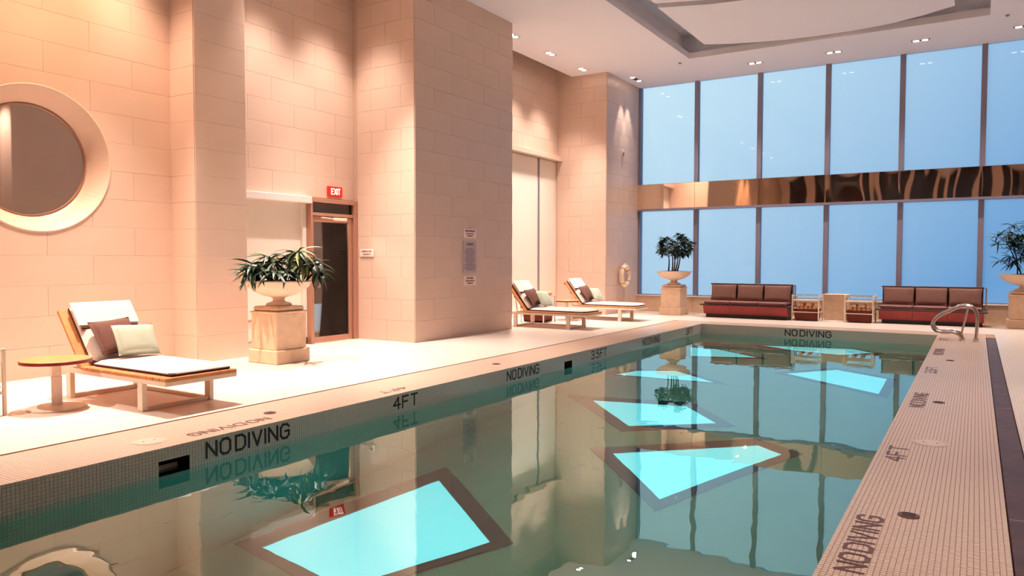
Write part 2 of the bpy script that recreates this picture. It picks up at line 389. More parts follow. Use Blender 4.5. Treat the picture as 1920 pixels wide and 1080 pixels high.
for i, h in enumerate(HOLES):
    sk = thing('skimmer_inlet', (PX0-0.006, (h[0]+h[1])/2, (HZ0+HZ1)/2), ('dark rectangular skimmer opening in rim by the nearest pool wall lettering', 'small dark skimmer opening in rim beside the far 3.5 FT marking')[i], 'skimmer')
    hw = (h[1]-h[0])/2; hh = (HZ1-HZ0)/2
    m2 = MB()
    quad(m2, (-.3, -hw, -hh), (-.3, hw, -hh), (-.3, hw, hh), (-.3, -hw, hh))
    quad(m2, (-.3, -hw, hh), (-.3, hw, hh), (0, hw, hh), (0, -hw, hh)); quad(m2, (-.3, -hw, -hh), (-.3, hw, -hh), (0, hw, -hh), (0, -hw, -hh))
    quad(m2, (-.3, hw, -hh), (-.3, hw, hh), (0, hw, hh), (0, hw, -hh)); quad(m2, (-.3, -hw, -hh), (-.3, -hw, hh), (0, -hw, hh), (0, -hw, -hh))
    m2.build('throat', 'darkwood', sk)
    MB().box(-0.16, -0.14, -hw+0.01, hw-0.01, -hh+0.02, 0.0, 0.003).build('weir_flap', 'trimw', sk)

mb = MB(); nx, ny = 1, 1
mb.add([(PX0-0.006, PY0, WZ), (PX1, PY0, WZ), (PX1, PY1+0.006, WZ), (PX0-0.006, PY1+0.006, WZ)], [(0, 1, 2, 3)])
for h in HOLES: mb.add([(PX0-0.3, h[0], WZ), (PX0-0.006, h[0], WZ), (PX0-0.006, h[1], WZ), (PX0-0.3, h[1], WZ)], [(0, 1, 2, 3)])
water = tag(mb.build('pool_water', 'water'), 'still clear green water filling the long pool', 'water', kind='stuff')

# wall cladding of large tiles; running joints
TILE_MESH = {}
def clad(parent, plane, c0, u0, u1, z0, z1, wdt, out, off=0.5, m='wall'):
    """plane 'x': face at x=c0, u is y; plane 'y': face at y=c0, u is x; out=+1/-1 direction of the face"""
    gap = 0.0022; th = 0.012; r = 0; z = z0
    while z < z1-0.01:
        zz = min(z+ROW, z1); u = u0-(wdt*off if (r % 2) else 0)
        while u < u1-0.01:
            a = max(u, u0); b = min(u+wdt, u1)
            if b-a > 0.03:
                dw = round(b-a, 4); dh = round(zz-z, 4); key = (plane, dw, dh, out, m)
                if key not in TILE_MESH:
                    q = MB()
                    if plane == 'x': q.box(min(0, th*out), max(0, th*out), gap/2, dw-gap/2, gap/2, dh-gap/2, 0.0015)
                    else: q.box(gap/2, dw-gap/2, min(0, th*out), max(0, th*out), gap/2, dh-gap/2, 0.0015)
                    me = bpy.data.meshes.new('wall_tile'); me.from_pydata(q.v, [], q.f); me.update(); me.materials.append(M[m]); TILE_MESH[key] = me
                o = bpy.data.objects.new('tile', TILE_MESH[key]); COL.objects.link(o); o.parent = parent
                j = random.uniform(-0.0006, 0.0006)
                o.location = (c0+j, a, z) if plane == 'x' else (a, c0+j, z)
            u += wdt
        z = zz; r += 1
ZT = 7.0
MY, MZ, MR = 4.44, 2.575, 0.85
hole = []
for q in range(4):
    c4 = [(MY+1.1, MZ+1.1), (MY-1.1, MZ+1.1), (MY-1.1, MZ-1.1), (MY+1.1, MZ-1.1)][q]
    arc = [(MY+MR*math.cos(a), MZ+MR*math.sin(a)) for a in [q*PI/2+k*PI/2/16 for k in range(17)]]
    hole.append((c4, arc))
hm = MB()
for q, (c4, arc) in enumerate(hole):
    nxt = hole[(q+1) % 4][0]
    for k in range(16): hm.prism([c4, arc[k+1], arc[k]], XL-0.3, XL, axis='x')
    hm.prism([c4, nxt, arc[-1]], XL-0.3, XL, axis='x')
hm.box(XL-0.3, XL, Y0, MY-1.1, 0, ZT).box(XL-0.3, XL, MY+1.1, 6.3, 0, ZT).box(XL-0.3, XL, MY-1.1, MY+1.1, 0, MZ-1.1).box(XL-0.3, XL, MY-1.1, MY+1.1, MZ+1.1, ZT)
wl = struct(hm.box(XL-0.3, XL, 6.8, 8.5, 2.41, ZT).box(XL-0.3, XL, 8.5, 9.7, 2.41, ZT).box(XL-0.3, XL, 12.6, 17.3, 3.95, ZT).box(XL-0.3, XL, 6.8, 8.5, 0, 0.12).build('wall_left', 'wall_grout'), 'cream tiled long side wall')
clad(wl, 'x', XL, 0.2, 6.15, 0, 6.84, 1.08, 1)
# tiles that meet the round niche are cut to its curve
cut = MB().lathe([(MR, -0.2), (MR, 0.2)], 96, (XL, MY, MZ), axis='x').build('niche_cutter', 'wall')
for o in [x for x in COL.objects if x.parent == wl]:
    b0 = Vector((o.location.y, o.location.z)); dm = o.dimensions
    near = Vector((min(max(MY, b0.x), b0.x+dm.y), min(max(MZ, b0.y), b0.y+dm.z)))
    far_ = max((Vector((b0.x+i*dm.y, b0.y+j*dm.z))-Vector((MY, MZ))).length for i in (0, 1) for j in (0, 1))
    dd = (near-Vector((MY, MZ))).length
    if far_ < MR: bpy.data.objects.remove(o); continue
    if dd < MR:
        o.data = o.data.copy(); o.parent = None
        md = o.modifiers.new('cut', 'BOOLEAN'); md.operation = 'DIFFERENCE'; md.solver = 'EXACT'; md.object = cut
        dg = bpy.context.evaluated_depsgraph_get(); me = bpy.data.meshes.new_from_object(o.evaluated_get(dg))
        o.modifiers.clear(); o.data = me; o.parent = wl
bpy.data.objects.remove(cut)
clad(wl, 'x', XL, 6.95, 9.63, 2.43, 6.75, 0.9, 1)
clad(wl, 'x', XL, 12.68, 17.2, 4.08, 6.6, 0.9, 1)
X1 = -8.83
p1 = struct(MB().box(XL, X1, 6.15, 6.95, 0, ZT).build('pillar', 'wall_grout'), 'slim cream tiled pillar behind the near lounger')
clad(p1, 'y', 6.15, XL, X1, 0, 6.5, 0.6, -1, 0)
clad(p1, 'x', X1, 6.15, 6.95, 0, 6.5, 0.8, 1, 0)
clad(p1, 'y', 6.95, XL, X1, 0, 6.5, 0.6, 1, 0)
p2 = struct(MB().box(XL-0.2, XP, 9.63, 12.67, 0, ZT).build('pillar', 'wall_grout'), 'broad cream tiled pillar with pool rule signs')
clad(p2, 'y', 9.63, XL+0.12, XP, 0, 6.5, 0.66, -1)
clad(p2, 'x', XP, 9.63, 12.67, 0, 6.12, 1.01, 1)
clad(p2, 'y', 12.67, XL, XP, 0, 6.12, 0.7, 1, 0)
p3 = struct(MB().box(XL-0.2, XP, 17.15, YF+0.3, 0, ZT).build('pillar', 'wall_grout'), 'cream tiled corner pillar beside the window wall')
clad(p3, 'y', 17.15, XL, XP, 0, 6.4, 0.7, -1)
clad(p3, 'x', XP, 17.15, YF-0.05, 0, 6.12, 0.7, 1)
# right wall and back wall close the room
wr = struct(MB().box(XR, XR+0.2, Y0, YF+0.3, 0, ZT).build('wall_right', 'wall'), 'cream wall on the right side')
pr = struct(MB().box(2.8, XR, 9.77, 12.8, 0, ZT).build('pillar', 'wall'), 'cream pillar on the right side, seen in the mirror')
mb = MB()
xs = [-9.4, -8.3, -5.9, -5.3, -3.3, -2.6, -0.7, -0.1, 1.6, 2.1, 3.3, 3.35, 3.4]
wb = struct(MB().box(-9.6, XR, Y0-0.3, Y0, 0, ZT).build('wall_back', 'wall'), 'cream back wall')
for i in range(1, len(xs)-1, 2):
    MB().box(xs[i], xs[i+1], Y0, Y0+0.03, 0.1, 6.0).build('dark_glass_panel', 'darkglass', wb)

# ceiling with slot beside the wall, coffer and floating panels
CX0, CX1, CYF, CYN = -5.8, 0.12, 17.06, 3.0
SX = -8.93
mb = MB()
def cb(x0, x1, y0, y1): mb.box(x0, x1, y0, y1, ZC, ZC+0.14)
cb(SX, CX0, Y0, 9.63); cb(XP, CX0, 9.63, 12.67); cb(SX, CX0, 12.67, 17.15); cb(XP, CX0, 17.15, YF+0.1)
cb(CX0, CX1, CYF, YF+0.1); cb(CX1, XR, Y0, YF+0.1); cb(CX0, CX1, Y0, CYN)
mb.box(XL-0.4, XR+0.2, Y0-0.3, YF+0.3, ZT, ZT+0.1)
mb.box(SX, SX+0.05, Y0, 9.63, ZC+0.14, ZT).box(SX, SX+0.05, 12.67, 17.15, ZC+0.14, ZT)
ceil = struct(mb.build('ceiling', 'ceiling'), 'pale plaster ceiling with a deep coffer')
mb = MB(); zt = ZC+0.62
mb.box(CX0-0.25, CX1+0.25, CYN-0.25, CYF+0.25, zt, zt+0.05)
mb.box(CX0-0.3, CX0-0.25, CYN-.25, CYF+.25, ZC+0.14, zt+.05).box(CX1+0.25, CX1+0.3, CYN-.25, CYF+.25, ZC+0.14, zt+.05)
mb.box(CX0-.3, CX1+.3, CYF+0.25, CYF+0.3, ZC+0.14, zt+.05).box(CX0-.3, CX1+.3, CYN-0.3, CYN-0.25, ZC+0.14, zt+.05)
mb.build('coffer_recess', 'ceiling', ceil)
far_edge = [(-5.22, 16.34), (-4.7, 16.6), (-4.2, 16.77), (-3.6, 16.92), (-3.0, 17.0), (-2.3, 17.0), (-1.6, 16.9), (-1.0, 16.66), (-0.45, 16.34)]
near_edge = [(-0.45, 13.6), (-1.2, 13.95), (-2.2, 14.12), (-3.3, 14.05), (-4.3, 13.85), (-5.22, 13.52)]
MB().prism(near_edge+far_edge, ZC+0.07, ZC+0.2).build('floating_panel', 'ceiling', ceil, label='suspended ceiling panel with a bowed far edge')
far2 = [(x, y-0.17) for x, y in near_edge][::-1]
MB().prism(far2+[(-0.45, 3.6), (-5.22, 3.6)], ZC+0.10, ZC+0.22).build('floating_panel', 'ceiling', ceil)

# low sill wall and window wall
sill = MB().box(XP, XR, YF-0.12, YF+0.15, 0, 0.41, 0.006)
wf = struct(sill.build('wall_front', 'stone'), 'low warm stone wall under the windows')
x = XP
while x < XR-0.1:
    MB().box(x+0.004, min(x+1.596, XR), YF-0.135, YF-0.12, 0.004, 0.40, 0.003).build('stone_slab', 'stone', wf); x += 1.6
MB().box(XP, XR, YF-0.15, YF+0.15, 0.41, 0.435, 0.004).build('sill_cap', 'trimw', wf)
mx = [XP, -6.33, -4.71, -3.11, -1.52, 0.06, 1.66, XR]
BZ0, BZ1 = 2.78, 3.44
for i in range(7):
    a, b = mx[i], mx[i+1]
    wn = struct(MB().box(a-0.055 if i else a, a+0.055, YF-0.02, YF+0.12, 0.435, BZ0, 0.004).box(a-0.055 if i else a, a+0.055, YF-0.02, YF+0.12, BZ1, ZC, 0.004).build('window_%d' % (i+1), 'mullion'), 'tall frosted blue window bay')
    MB().box(a+0.03, b-0.03, YF+0.05, YF+0.055, 0.435, BZ0).build('pane', 'glass', wn)
    MB().box(a+0.03, b-0.03, YF+0.05, YF+0.055, BZ1, ZC+0.05).build('pane', 'glass', wn)
    m3 = MB().box(a, b, YF+0.03, YF+0.07, 0.435, 0.46).box(a, b, YF+0.03, YF+0.07, BZ0-0.03, BZ0).box(a, b, YF+0.03, YF+0.07, BZ1, BZ1+0.02)
    m3.build('glazing_bar', 'mullion', wn)
# polished band, one wavy sheet per bay
band = struct(MB().box(XP, XR, YF-0.04, YF+0.1, BZ0, BZ1).box(XP, XR, YF-0.13, YF+0.1, BZ0-0.055, BZ0).build('trim_1', 'mullion'), 'polished copper band running across the windows')
for i in range(7):
    a, b = mx[i]+0.004, mx[i+1]-0.004; m4 = MB(); nu, nv = 60, 10; amp = [0.0004, 0.0008, 0.003, 0.0055, 0.005, 0.0045, 0.003][i]
    for j in range(nv+1):
        for q in range(nu+1):
            xx = a+(b-a)*q/nu; zz = BZ0+(BZ1-BZ0)*j/nv
            e = math.sin(PI*q/nu)**0.5
            d = amp*e*(math.sin(xx*6.1+0.5*math.sin(zz*4.4+i*2)+i)+0.25*math.sin(xx*10.3+i*1.7))
            m4.v.append((xx, YF-0.11-d, zz))
    for j in range(nv):
        for q in range(nu):
            k = j*(nu+1)+q; m4.f.append((k, k+1, k+nu+2, k+nu+1))
    m4.build('polished_sheet', 'copper', band, smooth=True)

# recess behind the near planter: shade, ledge, door
rec = struct(MB().box(XL-0.06, XL-0.04, 6.95, 8.53, 0.12, 2.31).build('window_8', 'shade'), 'pale roller shade filling the recess beside the door')
MB().box(XL-0.05, XL+0.14, 6.95, 8.55, 2.31, 2.42, 0.006).build('ledge', 'trimw', rec)
MB().box(XL-0.04, XL-0.015, 6.97, 8.5, 0.44, 0.47, 0.004).build('hem_bar', 'bronze', rec)
MB().box(XL-0.05, XL+0.02, 8.45, 8.53, 0, 2.31, 0.006).build('side_post', 'shade', rec)
MB().box(XL-0.05, XL+0.02, 6.95, 8.53, 0.0, 0.12, 0.004).build('kick_board', 'wall', rec)
XD = -9.23
m5 = MB().box(XL-0.05, XD, 8.53, 8.58, 0, 2.41, 0.004).box(XL-0.05, XD, 9.52, 9.62, 0, 2.41, 0.004).box(XL-0.05, XD, 8.58, 9.52, 2.34, 2.41, 0.004).box(XL-0.03, XD-0.02, 8.58, 9.52, 2.12, 2.17, 0.003)
door = struct(m5.build('door_1', 'bronze'), 'bronze framed glass door under an exit sign')
MB().box(XD-0.07, XD-0.06, 8.58, 9.52, 2.17, 2.34).build('transom_glass', 'darkglass', door)
m5 = MB().box(XD-0.09, XD-0.04, 8.59, 8.63, 0.01, 2.11, 0.003).box(XD-0.09, XD-0.04, 9.43, 9.51, 0.01, 2.11, 0.003).box(XD-0.09, XD-0.04, 8.63, 9.43, 2.02, 2.11, 0.003).box(XD-0.09, XD-0.04, 8.63, 9.43, 0.01, 0.10, 0.003)
leaf = m5.build('door_leaf', 'whitemetal', door, label='pale stile and rail door leaf')
leaf.data.materials[0] = M['bronze']
MB().box(XD-0.07, XD-0.064, 8.63, 9.43, 0.10, 2.02).build('door_glass', 'clear', leaf)
MB().box(XD-0.04, XD+0.02, 9.06, 9.34, 2.05, 2.10, 0.008).tube([(XD+0.0, 9.1, 2.07), (XD+0.05, 8.9, 2.08), (XD+0.01, 8.75, 2.09)], 0.008).build('door_closer', 'whitemetal', leaf)
MB().tube(smooth_curve([(XD-0.04, 8.70, 0.95), (XD+0.02, 8.70, 0.96), (XD+0.02, 8.70, 1.25), (XD-0.04, 8.70, 1.26)]), 0.012).build('door_handle', 'steel', leaf)
# passage behind the door
m6 = MB().box(-11.2, -11.1, 8.0, 11.2, 0, 2.5).box(-11.2, XL-0.3, 8.0, 8.05, 0, 2.5).box(-11.2, XL-0.3, 11.15, 11.2, 0, 2.5).box(-11.2, XL-0.3, 8.0, 11.2, 2.45, 2.5)
pas = struct(m6.build('wall_passage', 'darkwood'), 'dark passage behind the glass door')
MB().box(-11.1, XL-0.3, 8.05, 11.15, -0.05, 0.0).build('passage_floor', 'deck', pas)
MB().box(-9.9, -9.86, 9.42, 10.3, 0.02, 2.4).build('brown_panel', 'darkwood', pas)
MB().box(-10.6, -10.57, 9.3, 10.3, 0.05, 0.55).build('blue_gleam_panel', 'bluewhite', pas)  # added glowing sheet, imitates the light blue gleam behind the glass
area('added_passage_fill', (-10.2, 8.9, 2.4), 0.5, 0.5, 90, (1, 0.85, 0.7))  # unseen fill lamp, added so the view through the door is not dark

# far recess: pale window panels and ledge
rec2 = struct(MB().box(XL-0.06, XL-0.04, 12.67, 16.2, 0.0, 3.95).box(XL-0.06, XL-0.04, 16.23, 17.15, 0, 3.95).box(XL-0.08, XL-0.07, 16.1, 16.3, 0, 3.95).build('window_9', 'shade'), 'tall pale shades in the far recess')
MB().box(XL-0.03, XL-0.01, 16.19, 16.24, 0, 3.95, 0.003).build('joint_bar', 'mullion', rec2)
MB().box(XL-0.05, XL+0.16, 12.67, 17.15, 3.95, 4.07, 0.006).build('ledge', 'wall', rec2)
# ------------------------------------------------------------------ lettering
STROKES = {
 'N': [[(0, 0), (0, 1)], [(0, 1), (.6, 0)], [(.6, 0), (.6, 1)]],
 'O': [[(.15, 0), (0, .2), (0, .8), (.15, 1), (.45, 1), (.6, .8), (.6, .2), (.45, 0), (.15, 0)]],
 'D': [[(0, 0), (0, 1), (.4, 1), (.6, .78), (.6, .22), (.4, 0), (0, 0)]],
 'I': [[(0, 0), (0, 1)]],
 'V': [[(0, 1), (.3, 0), (.6, 1)]],
 'G': [[(.6, .82), (.45, 1), (.15, 1), (0, .8), (0, .2), (.15, 0), (.45, 0), (.6, .2), (.6, .5), (.32, .5)]],
 'F': [[(0, 0), (0, 1), (.55, 1)], [(0, .52), (.45, .52)]],
 'T': [[(.3, 0), (.3, 1)], [(0, 1), (.6, 1)]],
 'E': [[(.55, 0), (0, 0), (0, 1), (.55, 1)], [(0, .52), (.45, .52)]],
 'X': [[(0, 0), (.6, 1)], [(0, 1), (.6, 0)]],
 '4': [[(.45, 0), (.45, 1)], [(.45, 1), (0, .35), (.62, .35)]],
 '3': [[(0, .9), (.15, 1), (.42, 1), (.55, .85), (.55, .65), (.4, .52), (.2, .52)], [(.4, .52), (.58, .38), (.58, .15), (.42, 0), (.15, 0), (0, .12)]],
 '5': [[(.55, 1), (.06, 1), (.03, .58), (.38, .62), (.57, .45), (.57, .17), (.4, 0), (.12, 0), (0, .1)]],
 '.': [[(0, 0), (0, .1)]],
}
WID = {'I': 0.0, '.': 0.0, ' ': 0.12}
def lettering(name, text, origin, du, dv, width, height, m, label, cat, stroke=0.17, th=0.0015, group=None, space=0.26):
    """du: reading direction, dv: up direction of the letters"""
    du = Vector(du); dv = Vector(dv); n = du.cross(dv)
    adv = []; x_ = 0
    for ch in text:
        wch = WID.get(ch, 0.6); adv.append(x_); x_ += wch+(space if ch != ' ' else 0.0)
    tot = x_-space; sc = width/tot
    root = thing(name, origin, label, cat, group)
    for ch, ax in zip(text, adv):
        if ch == ' ': continue
        q = MB()
        for k, pl in enumerate(STROKES[ch]):
            for i in range(len(pl)-1):
                a = Vector(((pl[i][0]+ax)*sc, pl[i][1]*height)); b = Vector(((pl[i+1][0]+ax)*sc, pl[i+1][1]*height))
                d = (b-a).normalized(); hw = stroke*height/2; s_ = Vector((-d.y, d.x))*hw; a2 = a-d*hw*0.7; b2 = b+d*hw*0.7
                cs = [a2-s_, b2-s_, b2+s_, a2+s_]
                lift = th*(1+0.02*i+0.3*k)
                v = [tuple(du*p.x+dv*p.y) for p in cs]+[tuple(du*p.x+dv*p.y+n*lift) for p in cs]
                q.add(v, [(4, 5, 6, 7), (0, 1, 5, 4), (1, 2, 6, 5), (2, 3, 7, 6), (3, 0, 4, 7)])
        q.build('letter', m, root)
    return root
WD = (0, 1, 0); ZU = (0, 0, 1)
xf = PX0+0.0005
LW = [(3.60, 0.82, 'NO DIVING', 'black NO DIVING letters on left pool rim nearest the bottom skimmer'),
      (5.80, 0.38, '4FT', 'black 4FT depth letters on the left pool rim'),
      (7.99, 0.81, 'NO DIVING', 'black NO DIVING letters on left rim between the 4FT and 3.5FT markings'),
      (10.45, 0.55, '3.5FT', 'black 3.5FT depth letters on the left pool rim'),
      (12.55, 0.85, 'NO DIVING', 'black NO DIVING letters on left rim beyond the 3.5FT marking'),
      (14.92, 0.42, '3FT', 'dark depth letters on left rim close to the far pool corner')]
for y_, w_, t_, l_ in LW:
    lettering('rim_lettering', t_, (xf, y_, -0.158), WD, ZU, w_, 0.118, 'ink', l_, 'lettering')
lettering('rim_lettering', 'NO DIVING', (-3.32, PY1-0.0005, -0.158), (1, 0, 0), ZU, 0.88, 0.118, 'ink', 'black NO DIVING letters on the rim across the far pool end', 'lettering')
DT = [(3.59, 0.84, 'NO DIVING', 'brown NO DIVING letters on right pool edge nearest the viewer'), (5.76, 0.45, '4FT', 'brown 4FT letters inlaid in the right pool edge'),
      (7.98, 0.88, 'NO DIVING', 'brown NO DIVING letters on right pool edge between 4FT and 3.5FT'), (10.5, 0.6, '3.5FT', 'brown 3.5FT letters inlaid in the right pool edge'),
      (12.6, 0.86, 'NO DIVING', 'brown NO DIVING letters on right pool edge beyond the 3.5FT marking'), (14.9, 0.45, '3FT', 'brown depth letters on right pool edge beside the handrail')]
for y_, w_, t_, l_ in DT:
    lettering('deck_lettering', t_, (-0.40, y_, 0.0003), WD, (-1, 0, 0), w_, 0.115, 'deckink', l_, 'lettering')
lettering('deck_lettering', 'NO DIVING', (-5.31, 4.34, 0.0003), (0, -1, 0), (1, 0, 0), 0.76, 0.10, 'deckink', 'brown NO DIVING letters on left coping above the nearest rim lettering', 'lettering')
lettering('deck_lettering', '4FT', (-5.31, 6.2, 0.0003), (0, -1, 0), (1, 0, 0), 0.4, 0.10, 'deckink', 'brown 4FT letters inlaid flat in the left coping', 'lettering')
# round deck drains
def disc(name, x_, y_, r, m, label, ring=False):
    t = thing(name, (x_, y_, 0.0), label, 'drain')
    MB().lathe([(r, 0.0003), (r, 0.004), (r-0.006, 0.0055), (0.0001, 0.0055)], 28).build('cover', m, t)
    for k in range(4): MB().box(-r*0.6, r*0.6, -r*0.5+k*r*0.33, -r*0.5+k*r*0.33+0.006, 0.0055, 0.0065).build('slot', 'black' if m != 'mosaic' else 'grout', t)
    return t
M['drainc'] = mat('brown_drain_cover', lin(112, 66, 62), 0.4, metal=0.3)
for y_, l_ in ((4.55, 'round brown drain beside the nearest right edge NO DIVING letters'), (8.36, 'round brown drain beside the middle right edge NO DIVING letters'), (11.96, 'round brown drain beyond the right edge 3.5FT letters')):
    disc('deck_drain', -0.285, y_, 0.055, 'drainc', l_)
for y_, l_ in ((4.50, 'round brown drain on left coping beyond the nearest letters'), (8.25, 'round brown drain on left coping above the middle rim letters')):
    disc('deck_drain', -5.42, y_, 0.055, 'drainc', l_)
t = thing('skimmer_hatch', (-0.27, 6.47, 0), 'round cream skimmer lid set flush in the right pool edge', 'lid')
MB().lathe([(0.125, 0.0002), (0.125, 0.003), (0.112, 0.003), (0.112, 0.0006), (0.105, 0.0006), (0.105, 0.003), (0.0001, 0.0035)], 40).build('cover', 'mosaic', t)
for sx in (-0.045, 0.045): MB().lathe([(0.007, 0.003), (0.007, 0.0045), (0.0001, 0.0045)], 10, (sx, 0, 0)).build('screw', 'drainc', t)
t = thing('skimmer_hatch', (-5.36, 3.30, 0), 'round cream skimmer lid set flush in the left coping', 'lid')
MB().lathe([(0.125, 0.0002), (0.125, 0.003), (0.112, 0.003), (0.112, 0.0006), (0.105, 0.0006), (0.105, 0.003), (0.0001, 0.0035)], 40).build('cover', 'mosaic', t)
for sy in (-0.045, 0.045): MB().lathe([(0.007, 0.003), (0.007, 0.0045), (0.0001, 0.0045)], 10, (0, sy, 0)).build('screw', 'drainc', t)

# ------------------------------------------------------------------ underwater lights
PL = [
 ([(-5.03, 3.81), (-4.55, 6.0), (-3.14, 5.03), (-3.85, 3.73)], [(-4.81, 3.89), (-4.41, 5.69), (-3.3, 4.94), (-3.87, 3.85)], 'largest glowing turquoise floor panel at the near end of pool'),
 ([(-3.53, 7.24), (-2.04, 8.44), (-1.5, 8.13), (-2.34, 6.11)], [(-3.26, 7.22), (-1.97, 8.2), (-1.68, 8.01), (-2.39, 6.34)], 'glowing turquoise kite panel second from the near pool end'),
 ([(-4.87, 9.24), (-3.2, 9.67), (-2.38, 8.78), (-3.49, 7.98)], [(-4.43, 9.13), (-3.21, 9.44), (-2.61, 8.81), (-3.49, 8.2)], 'glowing turquoise panel under the planter reflection'),
 (None, [(-2.55, 12.33), (-1.91, 13.08), (-1.12, 12.58), (-1.11, 11.34)], 'glowing pale blue panel near the right pool wall'),
 (None, [(-4.90, 10.94), (-4.71, 11.43), (-4.17, 11.73), (-3.31, 11.07)], 'narrow glowing pale blue panel near the left wall beyond the 3.5FT letters'),
 (None, [(-4.84, 14.5), (-4.29, 14.47), (-3.33, 13.75), (-4.45, 13.34)], 'glowing pale blue panel in the far left pool corner'),
 (None, [(-3.70, 15.45), (-2.01, 15.75), (-1.62, 15.37), (-2.11, 14.79), (-2.94, 14.97)], 'glowing pale panel under the far end NO DIVING letters')]
for outp, inp, lb in PL:
    cx = sum(p[0] for p in inp)/len(inp); cy = sum(p[1] for p in inp)/len(inp)
    if outp is None:
        outp = [(min(max(cx+(p[0]-cx)*1.22, PX0+0.03), PX1-0.03), min(cy+(p[1]-cy)*1.22, PY1-0.03)) for p in inp]
    cz = zf(cy); t = thing('underwater_light', (cx, cy, cz), lb, 'pool light')
    n = len(inp); q = MB(); hgt = 0.03
    L = lambda p, h: (p[0]-cx, p[1]-cy, zf(p[1])-cz+h)
    v = [L(p, hgt) for p in outp]+[L(p, hgt) for p in inp]+[L(p, 0.0) for p in outp]+[L(p, 0.008) for p in inp]
    f = []
    for i in range(n):
        j = (i+1) % n; f += [(i, j, n+j, n+i), (2*n+i, 2*n+j, j, i), (n+i, n+j, 3*n+j, 3*n+i)]
    q.add(v, f); q.build('light_frame', 'lensframe', t)
    MB().add([L(p, 0.009) for p in inp], [tuple(range(n))]).build('glowing_lens', 'lens', t)

# ------------------------------------------------------------------ ceiling fixtures
def downlight(x_, y_, along, label, sep=0.17):
    t = thing('downlight', (x_, y_, ZC), label, 'ceiling light', 'recessed twin downlights')
    ax = (1, 0) if along == 'x' else (0, 1)
    hl = sep/2+0.10; hx, hy = (hl, 0.075) if along == 'x' else (0.075, hl)
    q = MB(); b = 0.014
    q.box(-hx, hx, -hy, -hy+b, -0.012, 0.0, 0.002).box(-hx, hx, hy-b, hy, -0.012, 0, 0.002).box(-hx, -hx+b, -hy+b, hy-b, -0.012, 0, 0.002).box(hx-b, hx, -hy+b, hy-b, -0.012, 0, 0.002)
    q.build('trim', 'trimw', t)
    MB().box(-hx+b, hx-b, -hy+b, hy-b, -0.004, -0.001).build('backing', 'black', t)
    for s_ in (-1, 1):
        c_ = (ax[0]*s_*sep/2, ax[1]*s_*sep/2, 0)
        lp = MB().lathe([(0.055, -0.003), (0.055, -0.009), (0.045, -0.012), (0.0001, -0.013)], 20, c_).build('lamp', 'lamp', t, smooth=False)
for x_, l_ in ((-4.58, 'twin ceiling downlight over the left sofa'), (-2.84, 'twin ceiling downlight over the two towel tables'), (-1.12, 'twin ceiling downlight over the right sofa'), (0.7, 'twin ceiling downlight over the right planter')): downlight(x_, 18.22, 'x', l_)
for y_, l_ in ((13.35, 'twin ceiling downlight half hidden by the broad pillar'), (14.95, 'twin ceiling downlight over the first far lounger'), (16.58, 'twin ceiling downlight nearest the corner pillar recess')): downlight(-8.35, y_, 'y', l_)
downlight(-7.62, 18.22, 'y', 'twin ceiling downlight washing the corner pillar', 0.42)
for y_, o_ in ((1.6, 'closest to the viewer'), (3.2, 'second from the viewer'), (4.8, 'above the near lounger'), (6.6, 'above the slim pillar'), (8.3, 'in front of the door recess')): downlight(-8.1, y_, 'y', 'twin ceiling downlight over the near deck, '+o_)
for x_, y_, l_ in ((-6.11, 17.29, 'small ceiling sprinkler beside the coffer corner'), (0.4, 17.24, 'small ceiling sprinkler right of the coffer')):
    t = thing('ceiling_sprinkler', (x_, y_, ZC), l_, 'sprinkler')
    MB().lathe([(0.0001, -0.03), (0.02, -0.028), (0.02, -0.02), (0.008, -0.015), (0.008, -0.008), (0.04, -0.006), (0.042, 0.0)], 16).build('sprinkler_head', 'mullion', t)
t = thing('wall_sensor', (XP+0.013, 18.1, 4.17), 'small pale sensor high on the corner pillar', 'sensor')
MB().box(0, 0.03, -0.05, 0.05, -0.06, 0.10, 0.008).build('housing', 'trimw', t)
MB().box(0.03, 0.045, -0.015, 0.015, -0.05, 0.04, 0.004).build('lens', 'black', t)

# ------------------------------------------------------------------ mirror on the near wall
t = thing('round_mirror', (XL+0.012, MY, MZ), 'round wall mirror set deep in a cream dished ring', 'mirror')
MB().lathe([(0.865, -0.01), (0.865, 0.010), (0.850, 0.016), (0.838, 0.008), (0.70, -0.19), (0.665, -0.225), (0.665, -0.27)], 80, axis='x', cap=False).build('dished_frame', 'wall', t, smooth=False)
MB().lathe([(0.668, -0.225), (0.664, -0.212), (0.648, -0.212), (0.645, -0.235)], 64, axis='x', cap=False).build('bead', 'bronze', t)
MB().lathe([(0.655, -0.26), (0.655, -0.23), (0.0001, -0.23)], 64, axis='x').build('mirror_glass', 'mirror', t)

# ------------------------------------------------------------------ signs
t = thing('exit_sign', (XL+0.012, 9.15, 2.55), 'red EXIT sign with white letters above the door', 'sign')
MB().box(0, 0.05, -0.16, 0.16, -0.085, 0.085, 0.006).build('sign_box', 'exit', t)
e = lettering('exit_letters', 'EXIT', (0.051, -0.10, -0.045), (0, 1, 0), ZU, 0.2, 0.09, 'exitw', 'x', 'x', stroke=0.2, th=0.003)
for k in ('label', 'category'): del e[k]
e.parent = t; e.name = 'lettering'
def textlines(t, rows, w_, m, face='x', th=0.002):
    for (z_, h_, fr) in rows:
        q = MB(); x_ = -w_/2*fr
        while x_ < w_/2*fr-0.01:
            l_ = random.uniform(0.012, 0.04); l_ = min(l_, w_/2*fr-x_)
            if face == 'x': q.box(0, th, x_, x_+l_, z_, z_+h_)
            else: q.box(x_, x_+l_, -th, 0, z_, z_+h_)
            x_ += l_+0.01
        q.build('print_line', m, t, loc=((0.012, 0, 0) if face == 'x' else (0, -0.012, 0)))
xs_ = XP+0.013
